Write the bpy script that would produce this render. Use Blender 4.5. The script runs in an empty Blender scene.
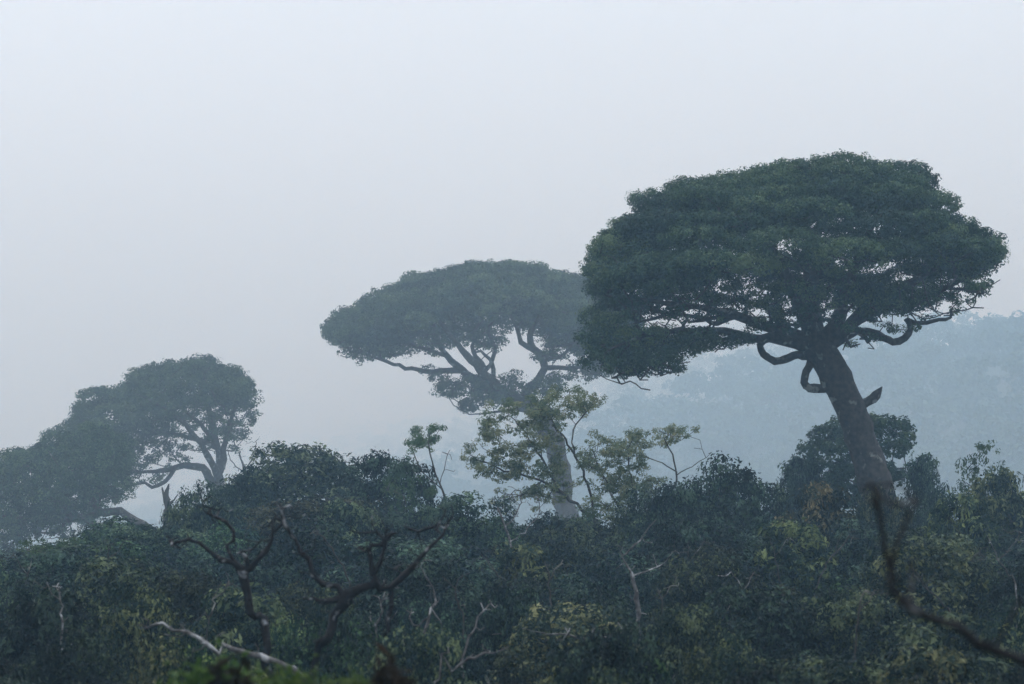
import bpy, math, random
import numpy as np
from mathutils import Vector

S = bpy.context.scene
C = S.collection
R = math.radians
rng = np.random.default_rng(7)
random.seed(7)

# ------------------------------------------------------------------ camera
W, H = 1024, 684
FOV = R(26.0)
FPX = (W / 2) / math.tan(FOV / 2)
HORIZON = 560.0
PITCH = math.atan((HORIZON - H / 2) / FPX)
cam_data = bpy.data.cameras.new('camera')
cam = bpy.data.objects.new('camera', cam_data)
C.objects.link(cam)
cam.location = (0, 0, 0)
cam.rotation_euler = (R(90) + PITCH, 0, 0)
cam_data.sensor_width = 36.0
cam_data.lens = 18.0 / math.tan(FOV / 2)
cam_data.clip_start = 0.5
cam_data.clip_end = 6000
cam_data.dof.use_dof = True
cam_data.dof.focus_distance = 105
cam_data.dof.aperture_fstop = 1.9
S.camera = cam

# ------------------------------------------------------------------ world, sun, exposure
SUN_EL, SUN_AZ = R(48), R(-38)          # azimuth from +Y (view direction) towards +X
wd = bpy.data.worlds.new('World')
S.world = wd
wd.use_nodes = True
nt = wd.node_tree
for n in list(nt.nodes):
    nt.nodes.remove(n)
sky = nt.nodes.new('ShaderNodeTexSky')
sky.sky_type = 'NISHITA'
sky.sun_disc = False
sky.sun_elevation = SUN_EL
sky.sun_rotation = SUN_AZ
sky.air_density = 1.0
sky.dust_density = 4.0
sky.ozone_density = 2.0
sky.altitude = 1200
hs = nt.nodes.new('ShaderNodeHueSaturation')
hs.inputs['Saturation'].default_value = 0.45
mixc = nt.nodes.new('ShaderNodeMix'); mixc.data_type = 'RGBA'
mixc.inputs[0].default_value = 0.92      # a cloud layer in front of the clear sky
tcw = nt.nodes.new('ShaderNodeTexCoord')
sep = nt.nodes.new('ShaderNodeSeparateXYZ')
mrg = nt.nodes.new('ShaderNodeMapRange')   # overcast sky: the zenith is brighter than the horizon
mrg.inputs['From Min'].default_value = 0.18
mrg.inputs['To Min'].default_value = 0.67
mrg.inputs['To Max'].default_value = 3.05
oc = nt.nodes.new('ShaderNodeVectorMath'); oc.operation = 'SCALE'
oc.inputs[0].default_value = (6.35, 7.15, 8.3)
nt.links.new(tcw.outputs['Generated'], sep.inputs[0])
nt.links.new(sep.outputs['Z'], mrg.inputs['Value'])
nt.links.new(mrg.outputs[0], oc.inputs['Scale'])
nt.links.new(oc.outputs[0], mixc.inputs[7])
bg = nt.nodes.new('ShaderNodeBackground')
bg.inputs['Strength'].default_value = 0.115
wo = nt.nodes.new('ShaderNodeOutputWorld')
nt.links.new(sky.outputs[0], hs.inputs['Color'])
nt.links.new(hs.outputs[0], mixc.inputs[6])
nt.links.new(mixc.outputs[2], bg.inputs['Color'])
nt.links.new(bg.outputs[0], wo.inputs['Surface'])

sd = bpy.data.lights.new('sun', 'SUN')
sd.energy = 0.6
sd.angle = R(25)
sd.color = (1.0, 0.97, 0.93)
sun = bpy.data.objects.new('sun', sd)
C.objects.link(sun)
dirv = Vector((math.sin(SUN_AZ) * math.cos(SUN_EL), math.cos(SUN_AZ) * math.cos(SUN_EL), math.sin(SUN_EL)))
sun.rotation_euler = dirv.to_track_quat('Z', 'Y').to_euler()

S.view_settings.view_transform = 'Standard'
S.view_settings.look = 'None'
S.view_settings.gamma = 1
S.view_settings.use_curve_mapping = False
S.view_settings.exposure = 0.0
S.render.engine = 'CYCLES'
cy = S.cycles
cy.max_bounces = 8
cy.diffuse_bounces = 2
cy.glossy_bounces = 1
cy.transmission_bounces = 1
cy.volume_bounces = 5
cy.caustics_reflective = False
cy.caustics_refractive = False
cy.use_denoising = True
try:
    cy.denoiser = 'OPENIMAGEDENOISE'
    cy.denoising_input_passes = 'RGB_ALBEDO_NORMAL'
    cy.denoising_prefilter = 'ACCURATE'
except Exception:
    pass

# ------------------------------------------------------------------ helpers
_cp, _sp = math.cos(PITCH), math.sin(PITCH)
def at(px, py, Y):
    """world point seen at pixel (px, py) that stands Y metres in front of the camera"""
    a = (px - W / 2) / FPX
    b = (H / 2 - py) / FPX
    dy = _cp - b * _sp
    dz = _sp + b * _cp
    return np.array([a / dy * Y, Y, dz / dy * Y])

def D(Y):
    return float(np.interp(Y, [9, 15, 24, 46, 56, 70, 84, 100, 120, 140, 165], [9, 15, 20, 28, 35, 46, 58, 76, 100, 128, 165]))

def ss(a, b, v):
    t = np.clip((v - a) / (b - a), 0, 1)
    return t * t * (3 - 2 * t)

def ground_z(x, y):
    x = np.asarray(x, float); y = np.asarray(y, float)
    z = np.interp(y, [-80, 0, 12, 20, 28, 35, 46, 58, 76, 100, 128, 185, 230, 320],
                     [-3, -1.75, -1.9, -3.3, -4.7, -4.6, -4.3, -3.6, -2.5, -1.4, -0.9, -1.6, -9, -32])
    z = z + 0.012 * x * ss(40, 120, y)
    z = z + 0.35 * np.sin(x * 0.31 + y * 0.17) * ss(25, 45, y) + 0.25 * np.sin(x * 0.13 - y * 0.23 + 1.3) * ss(25, 45, y)
    # the far hill climbs behind the misty valley, higher and nearer on the right
    foot = np.interp(x, [-300, -100, 0, 60, 140, 250], [1150, 860, 660, 480, 350, 285])
    top_y = np.interp(x, [-600, -300, 0, 100, 200, 300, 900], [2600, 2600, 2400, 2000, 1450, 1180, 1150])
    top = np.interp(x, [-900, -575, -295, 0, 100, 153, 200, 260, 340, 900], [60, 96, 132, 172, 176, 160, 122, 96, 104, 150])
    base = -32.0
    t = np.clip((y - (foot - 110)) / (top_y - foot + 110), 0, 1)
    hill = base + (top - base) * np.interp(t, [0, 0.06, 0.2, 0.5, 1], [0, 0.17, 0.38, 0.68, 1.0])
    hill = hill + 3.0 * np.sin(x * 0.035 + 0.8) * np.sin(y * 0.021) * ss(0, 0.3, t)
    hill = hill - 60 * ss(2700, 3100, y)
    return np.where(y > 320, np.maximum(hill, -40), z)

def new_mesh(name, V, F, nper, attrs=None, smooth=False):
    me = bpy.data.meshes.new(name)
    V = np.ascontiguousarray(V, dtype=np.float32)
    F = np.ascontiguousarray(F, dtype=np.int32)
    nf = len(F)
    me.vertices.add(len(V)); me.vertices.foreach_set('co', V.ravel())
    me.loops.add(nf * nper); me.loops.foreach_set('vertex_index', F.ravel())
    me.polygons.add(nf)
    me.polygons.foreach_set('loop_start', np.arange(0, nf * nper, nper, dtype=np.int32))
    me.polygons.foreach_set('use_smooth', np.full(nf, smooth, dtype=bool))
    if attrs:
        for k, a in attrs.items():
            at_ = me.attributes.new(k, 'FLOAT', 'POINT')
            at_.data.foreach_set('value', np.ascontiguousarray(a, dtype=np.float32))
    me.update(calc_edges=True)
    return me

def link(name, me, mat, parent=None):
    o = bpy.data.objects.new(name, me)
    C.objects.link(o)
    if mat and not me.materials:
        me.materials.append(mat)
    if parent: o.parent = parent
    return o

def empty(name, loc, label, cat, group=None):
    o = bpy.data.objects.new(name, None)
    C.objects.link(o)
    o.location = tuple(float(v) for v in loc)
    o.empty_display_size = 0.3
    o['label'] = label; o['category'] = cat
    if group: o['group'] = group
    return o

# ------------------------------------------------------------------ materials
def leaf_material(name, dark, mid, light, rough=0.55, trans=0.25):
    m = bpy.data.materials.new(name); m.use_nodes = True
    t = m.node_tree; N = t.nodes; L = t.links
    for n in list(N): N.remove(n)
    at_ = N.new('ShaderNodeAttribute'); at_.attribute_name = 'tint'
    ramp = N.new('ShaderNodeValToRGB')
    e = ramp.color_ramp.elements
    e[0].position = 0.0; e[0].color = (*dark, 1)
    e[1].position = 1.0; e[1].color = (*light, 1)
    k = e.new(0.5); k.color = (*mid, 1)
    oi = N.new('ShaderNodeObjectInfo')
    mul = N.new('ShaderNodeMix'); mul.data_type = 'RGBA'; mul.blend_type = 'MULTIPLY'
    mul.inputs[0].default_value = 1.0
    L.new(at_.outputs['Fac'], ramp.inputs[0])
    L.new(ramp.outputs[0], mul.inputs[6]); L.new(oi.outputs['Color'], mul.inputs[7])
    p = N.new('ShaderNodeBsdfPrincipled')
    p.inputs['Roughness'].default_value = rough
    p.inputs['Specular IOR Level'].default_value = 0.18
    tr = N.new('ShaderNodeBsdfTranslucent')
    mx = N.new('ShaderNodeMixShader'); mx.inputs[0].default_value = trans
    out = N.new('ShaderNodeOutputMaterial')
    L.new(mul.outputs[2], p.inputs['Base Color']); L.new(mul.outputs[2], tr.inputs['Color'])
    L.new(p.outputs[0], mx.inputs[1]); L.new(tr.outputs[0], mx.inputs[2])
    L.new(mx.outputs[0], out.inputs['Surface'])
    return m

def bark_material(name, base, dark, lichen, amount, scale=1.0):
    m = bpy.data.materials.new(name); m.use_nodes = True
    t = m.node_tree; N = t.nodes; L = t.links
    for n in list(N): N.remove(n)
    tc = N.new('ShaderNodeTexCoord')
    n1 = N.new('ShaderNodeTexNoise'); n1.inputs['Scale'].default_value = 5 * scale; n1.inputs['Detail'].default_value = 6
    n2 = N.new('ShaderNodeTexNoise'); n2.inputs['Scale'].default_value = 2.2 * scale; n2.inputs['Detail'].default_value = 4
    L.new(tc.outputs['Object'], n1.inputs['Vector']); L.new(tc.outputs['Object'], n2.inputs['Vector'])
    r1 = N.new('ShaderNodeValToRGB'); r1.color_ramp.elements[0].position = 0.35; r1.color_ramp.elements[1].position = 0.7
    r1.color_ramp.elements[0].color = (*dark, 1); r1.color_ramp.elements[1].color = (*base, 1)
    r2 = N.new('ShaderNodeValToRGB')
    r2.color_ramp.elements[0].position = 1 - amount; r2.color_ramp.elements[1].position = min(1, 1 - amount + 0.09)
    L.new(n1.outputs[0], r1.inputs[0]); L.new(n2.outputs[0], r2.inputs[0])
    mx = N.new('ShaderNodeMix'); mx.data_type = 'RGBA'
    L.new(r2.outputs[0], mx.inputs[0]); L.new(r1.outputs[0], mx.inputs[6]); mx.inputs[7].default_value = (*lichen, 1)
    p = N.new('ShaderNodeBsdfPrincipled'); p.inputs['Roughness'].default_value = 0.85
    p.inputs['Specular IOR Level'].default_value = 0.2
    L.new(mx.outputs[2], p.inputs['Base Color'])
    b = N.new('ShaderNodeBump'); b.inputs['Strength'].default_value = 0.6; b.inputs['Distance'].default_value = 0.08
    L.new(n1.outputs[0], b.inputs['Height']); L.new(b.outputs[0], p.inputs['Normal'])
    out = N.new('ShaderNodeOutputMaterial'); L.new(p.outputs[0], out.inputs['Surface'])
    return m

M_UMB = leaf_material('umbrella_leaf', (0.012, 0.032, 0.020), (0.036, 0.078, 0.036), (0.12, 0.175, 0.075))
M_DENSE = leaf_material('dense_leaf', (0.004, 0.016, 0.018), (0.015, 0.037, 0.026), (0.15, 0.195, 0.11))
M_OLIVE = leaf_material('olive_leaf', (0.045, 0.075, 0.035), (0.10, 0.135, 0.055), (0.19, 0.20, 0.085), trans=0.35)
M_FAR = leaf_material('far_leaf', (0.02, 0.05, 0.03), (0.035, 0.07, 0.04), (0.06, 0.10, 0.05))
M_BARK = bark_material('umbrella_bark', (0.075, 0.062, 0.052), (0.026, 0.022, 0.020), (0.20, 0.20, 0.18), 0.40)
M_TWIG = bark_material('twig_bark', (0.075, 0.07, 0.062), (0.03, 0.028, 0.026), (0.20, 0.20, 0.18), 0.42)
M_DEAD = bark_material('dead_bark', (0.016, 0.015, 0.017), (0.005, 0.005, 0.006), (0.30, 0.31, 0.32), 0.41, 1.8)
M_PALE = bark_material('pale_bark', (0.17, 0.165, 0.16), (0.05, 0.045, 0.045), (0.36, 0.36, 0.36), 0.46, 1.8)

# ------------------------------------------------------------------ foliage
def foliage(rg, lobes, clump_r, per, dens, leaf, under=0.3, aspect=0.5, up=0.5, smin=0.6, ctv=0.17, ltv=0.15):
    """lobes: rows of centre xyz, radii xyz. Leaf-sized faces in clumps over each lobe."""
    P, Nn, T = [], [], []
    for lo in lobes:
        c = np.array(lo[:3]); r = np.array(lo[3:6])
        dn = lo[6] if len(lo) > 6 else 1.0
        a = 4 * math.pi * ((((r[0] * r[1]) ** 1.6 + (r[0] * r[2]) ** 1.6 + (r[1] * r[2]) ** 1.6) / 3) ** (1 / 1.6))
        n = max(3, int(a * dens * dn))
        d = rg.normal(size=(n, 3)); d /= np.linalg.norm(d, axis=1)[:, None]
        keep = (d[:, 2] > -0.15) | (rg.random(n) < under)
        d = d[keep]; n = len(d)
        cp = c + d * r * rg.uniform(0.78, 1.06, (n, 1))
        cs = clump_r * rg.uniform(0.6, 1.35, n)
        lt = rg.normal(0, ltv)
        ct = rg.normal(0.42 + lt, ctv, n)
        k = np.repeat(np.arange(n), per)
        g = rg.normal(size=(n * per, 3)); g /= np.linalg.norm(g, axis=1)[:, None]
        g *= rg.uniform(0.35, 1.0, (n * per, 1)) ** 0.5
        P.append(cp[k] + g * cs[k][:, None] * np.array([1, 1, 0.72]))
        nn = d[k] * 0.45 + g * 0.75 + rg.normal(size=(n * per, 3)) * 0.38
        nn[:, 2] += up
        Nn.append(nn)
        T.append(np.clip(ct[k] + rg.normal(0, 0.16, n * per), 0, 1))
    P = np.concatenate(P); Nn = np.concatenate(Nn); T = np.concatenate(T)
    return leaf_quads(rg, P, Nn, T, leaf, aspect, smin)

def leaf_quads(rg, P, Nn, T, leaf, aspect, smin=0.6):
    Nn /= np.linalg.norm(Nn, axis=1)[:, None] + 1e-9
    t = np.cross(Nn, rg.normal(size=P.shape)); t /= np.linalg.norm(t, axis=1)[:, None] + 1e-9
    b = np.cross(Nn, t)
    s = (leaf * rg.uniform(smin, 1.3, len(P)))[:, None] * 0.5
    droop = Nn * s * 0.25
    V = np.stack([P - t * s - droop, P + b * s * aspect, P + t * s - droop, P - b * s * aspect], 1).reshape(-1, 3)
    F = np.arange(len(V)).reshape(-1, 4)
    return V, F, np.repeat(T, 4)

def foliage_mesh(name, *a, **k):
    V, F, T = foliage(*a, **k)
    return new_mesh(name, V, F, 4, {'tint': T})

# ------------------------------------------------------------------ branches
class Skel:
    def __init__(self, rg):
        self.p = []; self.par = []; self.rmin = []; self.plen = []; self.rg = rg
    def add(self, pos, par, rmin=0.0):
        self.p.append(np.array(pos, float)); self.par.append(par); self.rmin.append(rmin)
        self.plen.append(0 if par < 0 else self.plen[par] + np.linalg.norm(self.p[-1] - self.p[par]))
        return len(self.p) - 1
    def nearest(self, q):
        return int(np.argmin(np.linalg.norm(np.array(self.p) - q, axis=1)))
    def path(self, pts, radii, par=None, step=0.6, wob=0.10):
        """pts world points; par None = attach to the nearest node. Smooth, then roughen."""
        pts = [np.array(p, float) for p in pts]
        if par is None:
            par = self.nearest(pts[0])
            pts[0] = self.p[par]
        if not hasattr(radii, '__len__'): radii = [radii] * len(pts)
        n = len(pts)
        last = par if par >= 0 else self.add(pts[0], -1, radii[0])
        for i in range(n - 1):
            p0 = pts[max(i - 1, 0)]; p1 = pts[i]; p2 = pts[i + 1]; p3 = pts[min(i + 2, n - 1)]
            L = np.linalg.norm(p2 - p1); m = max(1, int(round(L / step)))
            for j in range(1, m + 1):
                t = j / m
                q = 0.5 * ((2 * p1) + (-p0 + p2) * t + (2 * p0 - 5 * p1 + 4 * p2 - p3) * t * t + (-p0 + 3 * p1 - 3 * p2 + p3) * t ** 3)
                r = radii[i] * (1 - t) + radii[i + 1] * t
                if not (j == m and i == n - 2):
                    q = q + self.rg.normal(size=3) * wob * min(1.0, 0.4 + r) * step
                last = self.add(q, last, r)
        return last
    def grow(self, targets, r_tip=0.02, bias=0.35, step=0.5, wob=0.25, twist=0.15, start=0):
        P0 = np.array(self.p)
        order = np.argsort([np.min(np.linalg.norm(P0 - t, axis=1)) for t in targets])
        for k in order:
            q = np.array(targets[k], float)
            A = np.array(self.p); d = np.linalg.norm(A - q, axis=1)
            cost = d + bias * np.array(self.plen)
            cost = cost + np.where(A[:, 2] > q[2] + 0.3, 0.7, 0) * (A[:, 2] - q[2])
            cost[:start] += 50
            i = int(np.argmin(cost)); a = A[i]; L = d[i]
            if L < 0.05: continue
            m = max(1, int(L / step))
            side = self.rg.normal(size=3) * twist * L
            side[2] = -abs(side[2]) * 0.6
            last = i
            for j in range(1, m + 1):
                t = j / m
                pos = a + (q - a) * t + side * math.sin(math.pi * t)
                if j < m: pos = pos + self.rg.normal(size=3) * wob * step * 0.5
                last = self.add(pos, last, 0.0)
            self.rmin[last] = r_tip
    def radii(self, r_tip=0.02, p=2.3, rmax=None):
        n = len(self.p); acc = np.zeros(n)
        kids = [[] for _ in range(n)]
        for i, q in enumerate(self.par):
            if q >= 0: kids[q].append(i)
        r = np.zeros(n)
        for i in range(n - 1, -1, -1):
            v = acc[i] if kids[i] else r_tip ** p
            rr = v ** (1 / p)
            if rmax: rr = min(rr, rmax)
            r[i] = max(rr, self.rmin[i])
            if self.par[i] >= 0: acc[self.par[i]] += min(v, 1e9) * 1.01
        return r, kids
    def mesh(self, name, sides=6, r_tip=0.02, p=2.3, rough=0.10, rmax=None, off=np.zeros(3)):
        r, kids = self.radii(r_tip, p, rmax)
        V = []; F = []; done = set()
        def chain(start, first):
            ch = [start, first]; c = first
            while kids[c]:
                nx = max(kids[c], key=lambda k: r[k]); 
                ch.append(nx); c = nx
            return ch
        stack = []
        roots = [i for i, q in enumerate(self.par) if q < 0]
        for rt in roots:
            if kids[rt]:
                stack.append((rt, max(kids[rt], key=lambda k: r[k]), True))
        while stack:
            s, f, isroot = stack.pop()
            ch = chain(s, f)
            for a, b in zip(ch[:-1], ch[1:]): done.add((a, b))
            for a in ch:
                for k in kids[a]:
                    if (a, k) not in done and not (a in ch and k in ch):
                        done.add((a, k)); stack.append((a, k, False))
            pts = np.array([self.p[i] for i in ch]) - off
            rr = np.array([r[i] for i in ch])
            if not isroot: rr[0] = min(rr[0], rr[1] * 1.15)
            ns = sides if rr.max() > 0.12 else max(4, sides - 3)
            if rr.max() < 0.04: ns = 3
            T = np.gradient(pts, axis=0); T /= np.linalg.norm(T, axis=1)[:, None] + 1e-9
            u = np.cross(T[0], [0.3, 0.9, 0.2]); u /= np.linalg.norm(u) + 1e-9
            base = len(V)
            ang = np.arange(ns) / ns * 2 * math.pi
            for i in range(len(pts)):
                u = u - T[i] * np.dot(u, T[i]); u /= np.linalg.norm(u) + 1e-9
                w = np.cross(T[i], u)
                rad = rr[i] * (1 + self.rg.normal(0, rough, ns))
                ring = pts[i] + (np.cos(ang)[:, None] * u + np.sin(ang)[:, None] * w) * rad[:, None]
                V.extend(ring)
            for i in range(len(pts) - 1):
                for k in range(ns):
                    a = base + i * ns + k; b = base + i * ns + (k + 1) % ns
                    F.append((a, b, b + ns, a + ns))
            tip = len(V); V.append(pts[-1] + T[-1] * rr[-1])
            for k in range(ns):
                a = base + (len(pts) - 1) * ns + k; b = base + (len(pts) - 1) * ns + (k + 1) % ns
                F.append((a, b, tip, tip))
        F4 = [f for f in F if f[2] != f[3]]; F3 = [f[:3] for f in F if f[2] == f[3]]
        me = bpy.data.meshes.new(name)
        me.from_pydata([tuple(v) for v in V], [], F4 + F3)
        me.polygons.foreach_set('use_smooth', np.ones(len(me.polygons), dtype=bool))
        me.update()
        return me

def lace(rg, boxes, Y, dn=0.7):
    # small loose sprays of leaves around the rim of a crown: centre px, py, half sizes, count, spray size in px
    out = []
    for (cx, cy, rx, ry, n, sz) in boxes:
        for i in range(n):
            a = rg.uniform(0, 6.28); q = math.sqrt(rg.random()); s_ = sz * rg.uniform(.6, 1.3)
            out.append((cx + math.cos(a) * q * rx, cy + math.sin(a) * q * ry, rg.uniform(-5, 5), s_, s_ * .45, dn * rg.uniform(.6, 1.2)))
    return pix_lobes(out, Y)

def prof(pts, Y):
    w = np.array([at(a, b, Y) for a, b in pts])
    return w[:, 0], w[:, 2]

def dome_lobes(rg, top, bot, Y, ry, n, rl=(1.1, 1.7), flat=0.55, rim=0.35, sp=0.62):
    """lobes spread over the shell of a wide crown whose middle section has the given top and bottom lines"""
    tx, tz = prof(top, Y); bx, bz = prof(bot, Y)
    x0, x1 = tx.min(), tx.max(); cx = (x0 + x1) / 2; hw = (x1 - x0) / 2
    out = []
    cells = []
    tries = 0
    while len(out) < n and tries < n * 40:
        tries += 1
        x = rg.uniform(x0, x1); v = rg.uniform(-1, 1)
        r = rg.uniform(*rl)
        e = abs((x - cx) / hw)
        dep = ry * math.sqrt(max(0.02, 1 - e ** 2.6))
        y = v * dep
        zt = np.interp(x, tx, tz); zb = np.interp(x, bx, bz)
        zr = zb + (zt - zb) * rim
        z = zr + (zt - zr) * math.sqrt(max(0, 1 - v * v))
        rz = r * flat
        x = min(max(x, x0 + r * 0.9), x1 - r * 0.9)
        y = y * (1 - r / (dep + r) * 0.6)
        c = np.array([x, Y + y, z - rz * 0.95 + rg.normal(0, 0.16)])
        if y < 0: c[0] *= (Y + y) / Y; c[2] *= (Y + y) / Y
        if c[2] - rz * 0.4 < zb: c[2] = zb + rz * 0.4
        if any(np.linalg.norm((c - q[:3]) / np.array([1, 1, 0.5])) < sp * (r + q[3]) for q in out): continue
        out.append(np.array([c[0], c[1], c[2], r, r * rg.uniform(0.85, 1.15), rz]))
    return out

def pix_lobes(rows, Y):
    """rows of px, py, depth offset, radius across (px), radius up (px), density"""
    out = []
    for row in rows:
        px, py, dy, ra, rb = row[:5]
        dn = row[5] if len(row) > 5 else 1.0
        c = at(px, py, Y + dy); s = Y / FPX
        out.append(np.array([c[0], c[1], c[2], ra * s, ra * s * 0.9, rb * s, dn]))
    return out

def tree(name, label, cat, base, sk, lobes, fol, leaf_m, bark_m, group=None, sides=8, rough=0.08, r_tip=0.02, p=2.3, rmax=None, color=None):
    base = np.array(base, float)
    root = empty(name, base, label, cat, group)
    tm = sk.mesh('trunk', sides=sides, off=base, rough=rough, r_tip=r_tip, p=p, rmax=rmax)
    link('trunk', tm, bark_m, root)
    if lobes is not None and len(lobes):
        V, F, T = foliage(sk.rg, lobes, **fol)
        me = new_mesh('crown', V - base, F, 4, {'tint': T})
        cr = link('crown', me, leaf_m, root)
        if color: cr.color = (*color, 1)
    return root

# ------------------------------------------------------------------ ground, one sheet
xs = np.concatenate([np.linspace(-900, -130, 34), np.linspace(-124, 124, 104), np.linspace(130, 900, 34)])
ys = np.concatenate([np.linspace(-80, 30, 23), np.linspace(32, 330, 110), np.concatenate([np.linspace(336, 1200, 90), np.linspace(1220, 3100, 80)])])
GX, GY = np.meshgrid(xs, ys)
GZ = ground_z(GX, GY)
GV = np.stack([GX.ravel(), GY.ravel(), GZ.ravel()], 1)
nx, ny = len(xs), len(ys)
I = np.arange(nx * ny).reshape(ny, nx)
GF = np.stack([I[:-1, :-1], I[:-1, 1:], I[1:, 1:], I[1:, :-1]], -1).reshape(-1, 4)
gm = bpy.data.materials.new('forest_floor'); gm.use_nodes = True
t = gm.node_tree; pr = t.nodes['Principled BSDF']; pr.inputs['Roughness'].default_value = 0.95
tcn = t.nodes.new('ShaderNodeTexCoord')
no = t.nodes.new('ShaderNodeTexNoise'); no.inputs['Scale'].default_value = 0.8; no.inputs['Detail'].default_value = 8
rp = t.nodes.new('ShaderNodeValToRGB')
rp.color_ramp.elements[0].color = (0.012, 0.016, 0.010, 1); rp.color_ramp.elements[1].color = (0.045, 0.055, 0.028, 1)
t.links.new(tcn.outputs['Object'], no.inputs['Vector'])
t.links.new(no.outputs[0], rp.inputs[0]); t.links.new(rp.outputs[0], pr.inputs['Base Color'])
g = link('ground', new_mesh('ground', GV, GF, 4, smooth=True), gm)
g['kind'] = 'structure'; g['label'] = 'dark forest floor of the slope under the thicket and the far hill'

# ------------------------------------------------------------------ haze
def make_haze():
    x0, x1, y0, y1, z0, z1 = -1000, 1000, -120, 3150, -110, 300
    v = [(x, y, z) for x in (x0, x1) for y in (y0, y1) for z in (z0, z1)]
    f = [(0, 1, 3, 2), (4, 6, 7, 5), (0, 4, 5, 1), (2, 3, 7, 6), (0, 2, 6, 4), (1, 5, 7, 3)]
    me = bpy.data.meshes.new('haze'); me.from_pydata(v, [], f); me.update()
    m = bpy.data.materials.new('haze'); m.use_nodes = True
    t = m.node_tree
    for n in list(t.nodes): t.nodes.remove(n)
    pv = t.nodes.new('ShaderNodeVolumePrincipled')
    pv.inputs['Color'].default_value = (0.48, 0.76, 1.0, 1)
    pv.inputs['Absorption Color'].default_value = (1, 1, 1, 1)
    pv.inputs['Density'].default_value = 0.0011
    pv.inputs['Anisotropy'].default_value = 0.1
    o = t.nodes.new('ShaderNodeOutputMaterial')
    t.links.new(pv.outputs[0], o.inputs['Volume'])
    h = link('haze', me, m)
    h['kind'] = 'stuff'; h['label'] = 'pale blue mist filling the valley and the air'
make_haze()

def mist_bank(label, c, rad, dens):
    import bmesh
    bm = bmesh.new()
    bmesh.ops.create_icosphere(bm, subdivisions=5, radius=1.0)
    for v in bm.verts:
        p = v.co.copy()
        k = 1 + 0.10 * math.sin(p.x * 5 + p.y * 3 + c[0]) + 0.08 * math.sin(p.y * 7 - p.x * 4 + p.z * 3) + 0.05 * math.sin(p.x * 13 + p.z * 6)
        v.co = (c[0] + p.x * rad[0] * k, c[1] + p.y * rad[1] * k, c[2] + p.z * rad[2] * k)
    me = bpy.data.meshes.new('mist_bank'); bm.to_mesh(me); bm.free()
    m = bpy.data.materials.new('mist'); m.use_nodes = True
    t = m.node_tree
    for n in list(t.nodes): t.nodes.remove(n)
    pv = t.nodes.new('ShaderNodeVolumePrincipled')
    pv.inputs['Color'].default_value = (0.80, 0.91, 1.0, 1)
    pv.inputs['Absorption Color'].default_value = (1, 1, 1, 1)
    pv.inputs['Density'].default_value = dens
    pv.inputs['Anisotropy'].default_value = 0.15
    o = t.nodes.new('ShaderNodeOutputMaterial')
    t.links.new(pv.outputs[0], o.inputs['Volume'])
    h = link('mist_bank', me, m)
    h['kind'] = 'stuff'; h['label'] = label
mist_bank('pale cloud of mist lying over the far ridge', (60, 1330, 150), (1600, 720, 138), 0.0065)
mist_bank('pale mist pooled over the valley and drifting between the umbrella trees', (-110, 215, 15), (235, 150, 80), 0.0015)

# ================================================================== the great umbrella trees
def P(rows, Y):
    return [at(r[0], r[1], Y + (r[2] if len(r) > 2 else 0)) for r in rows]

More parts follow.
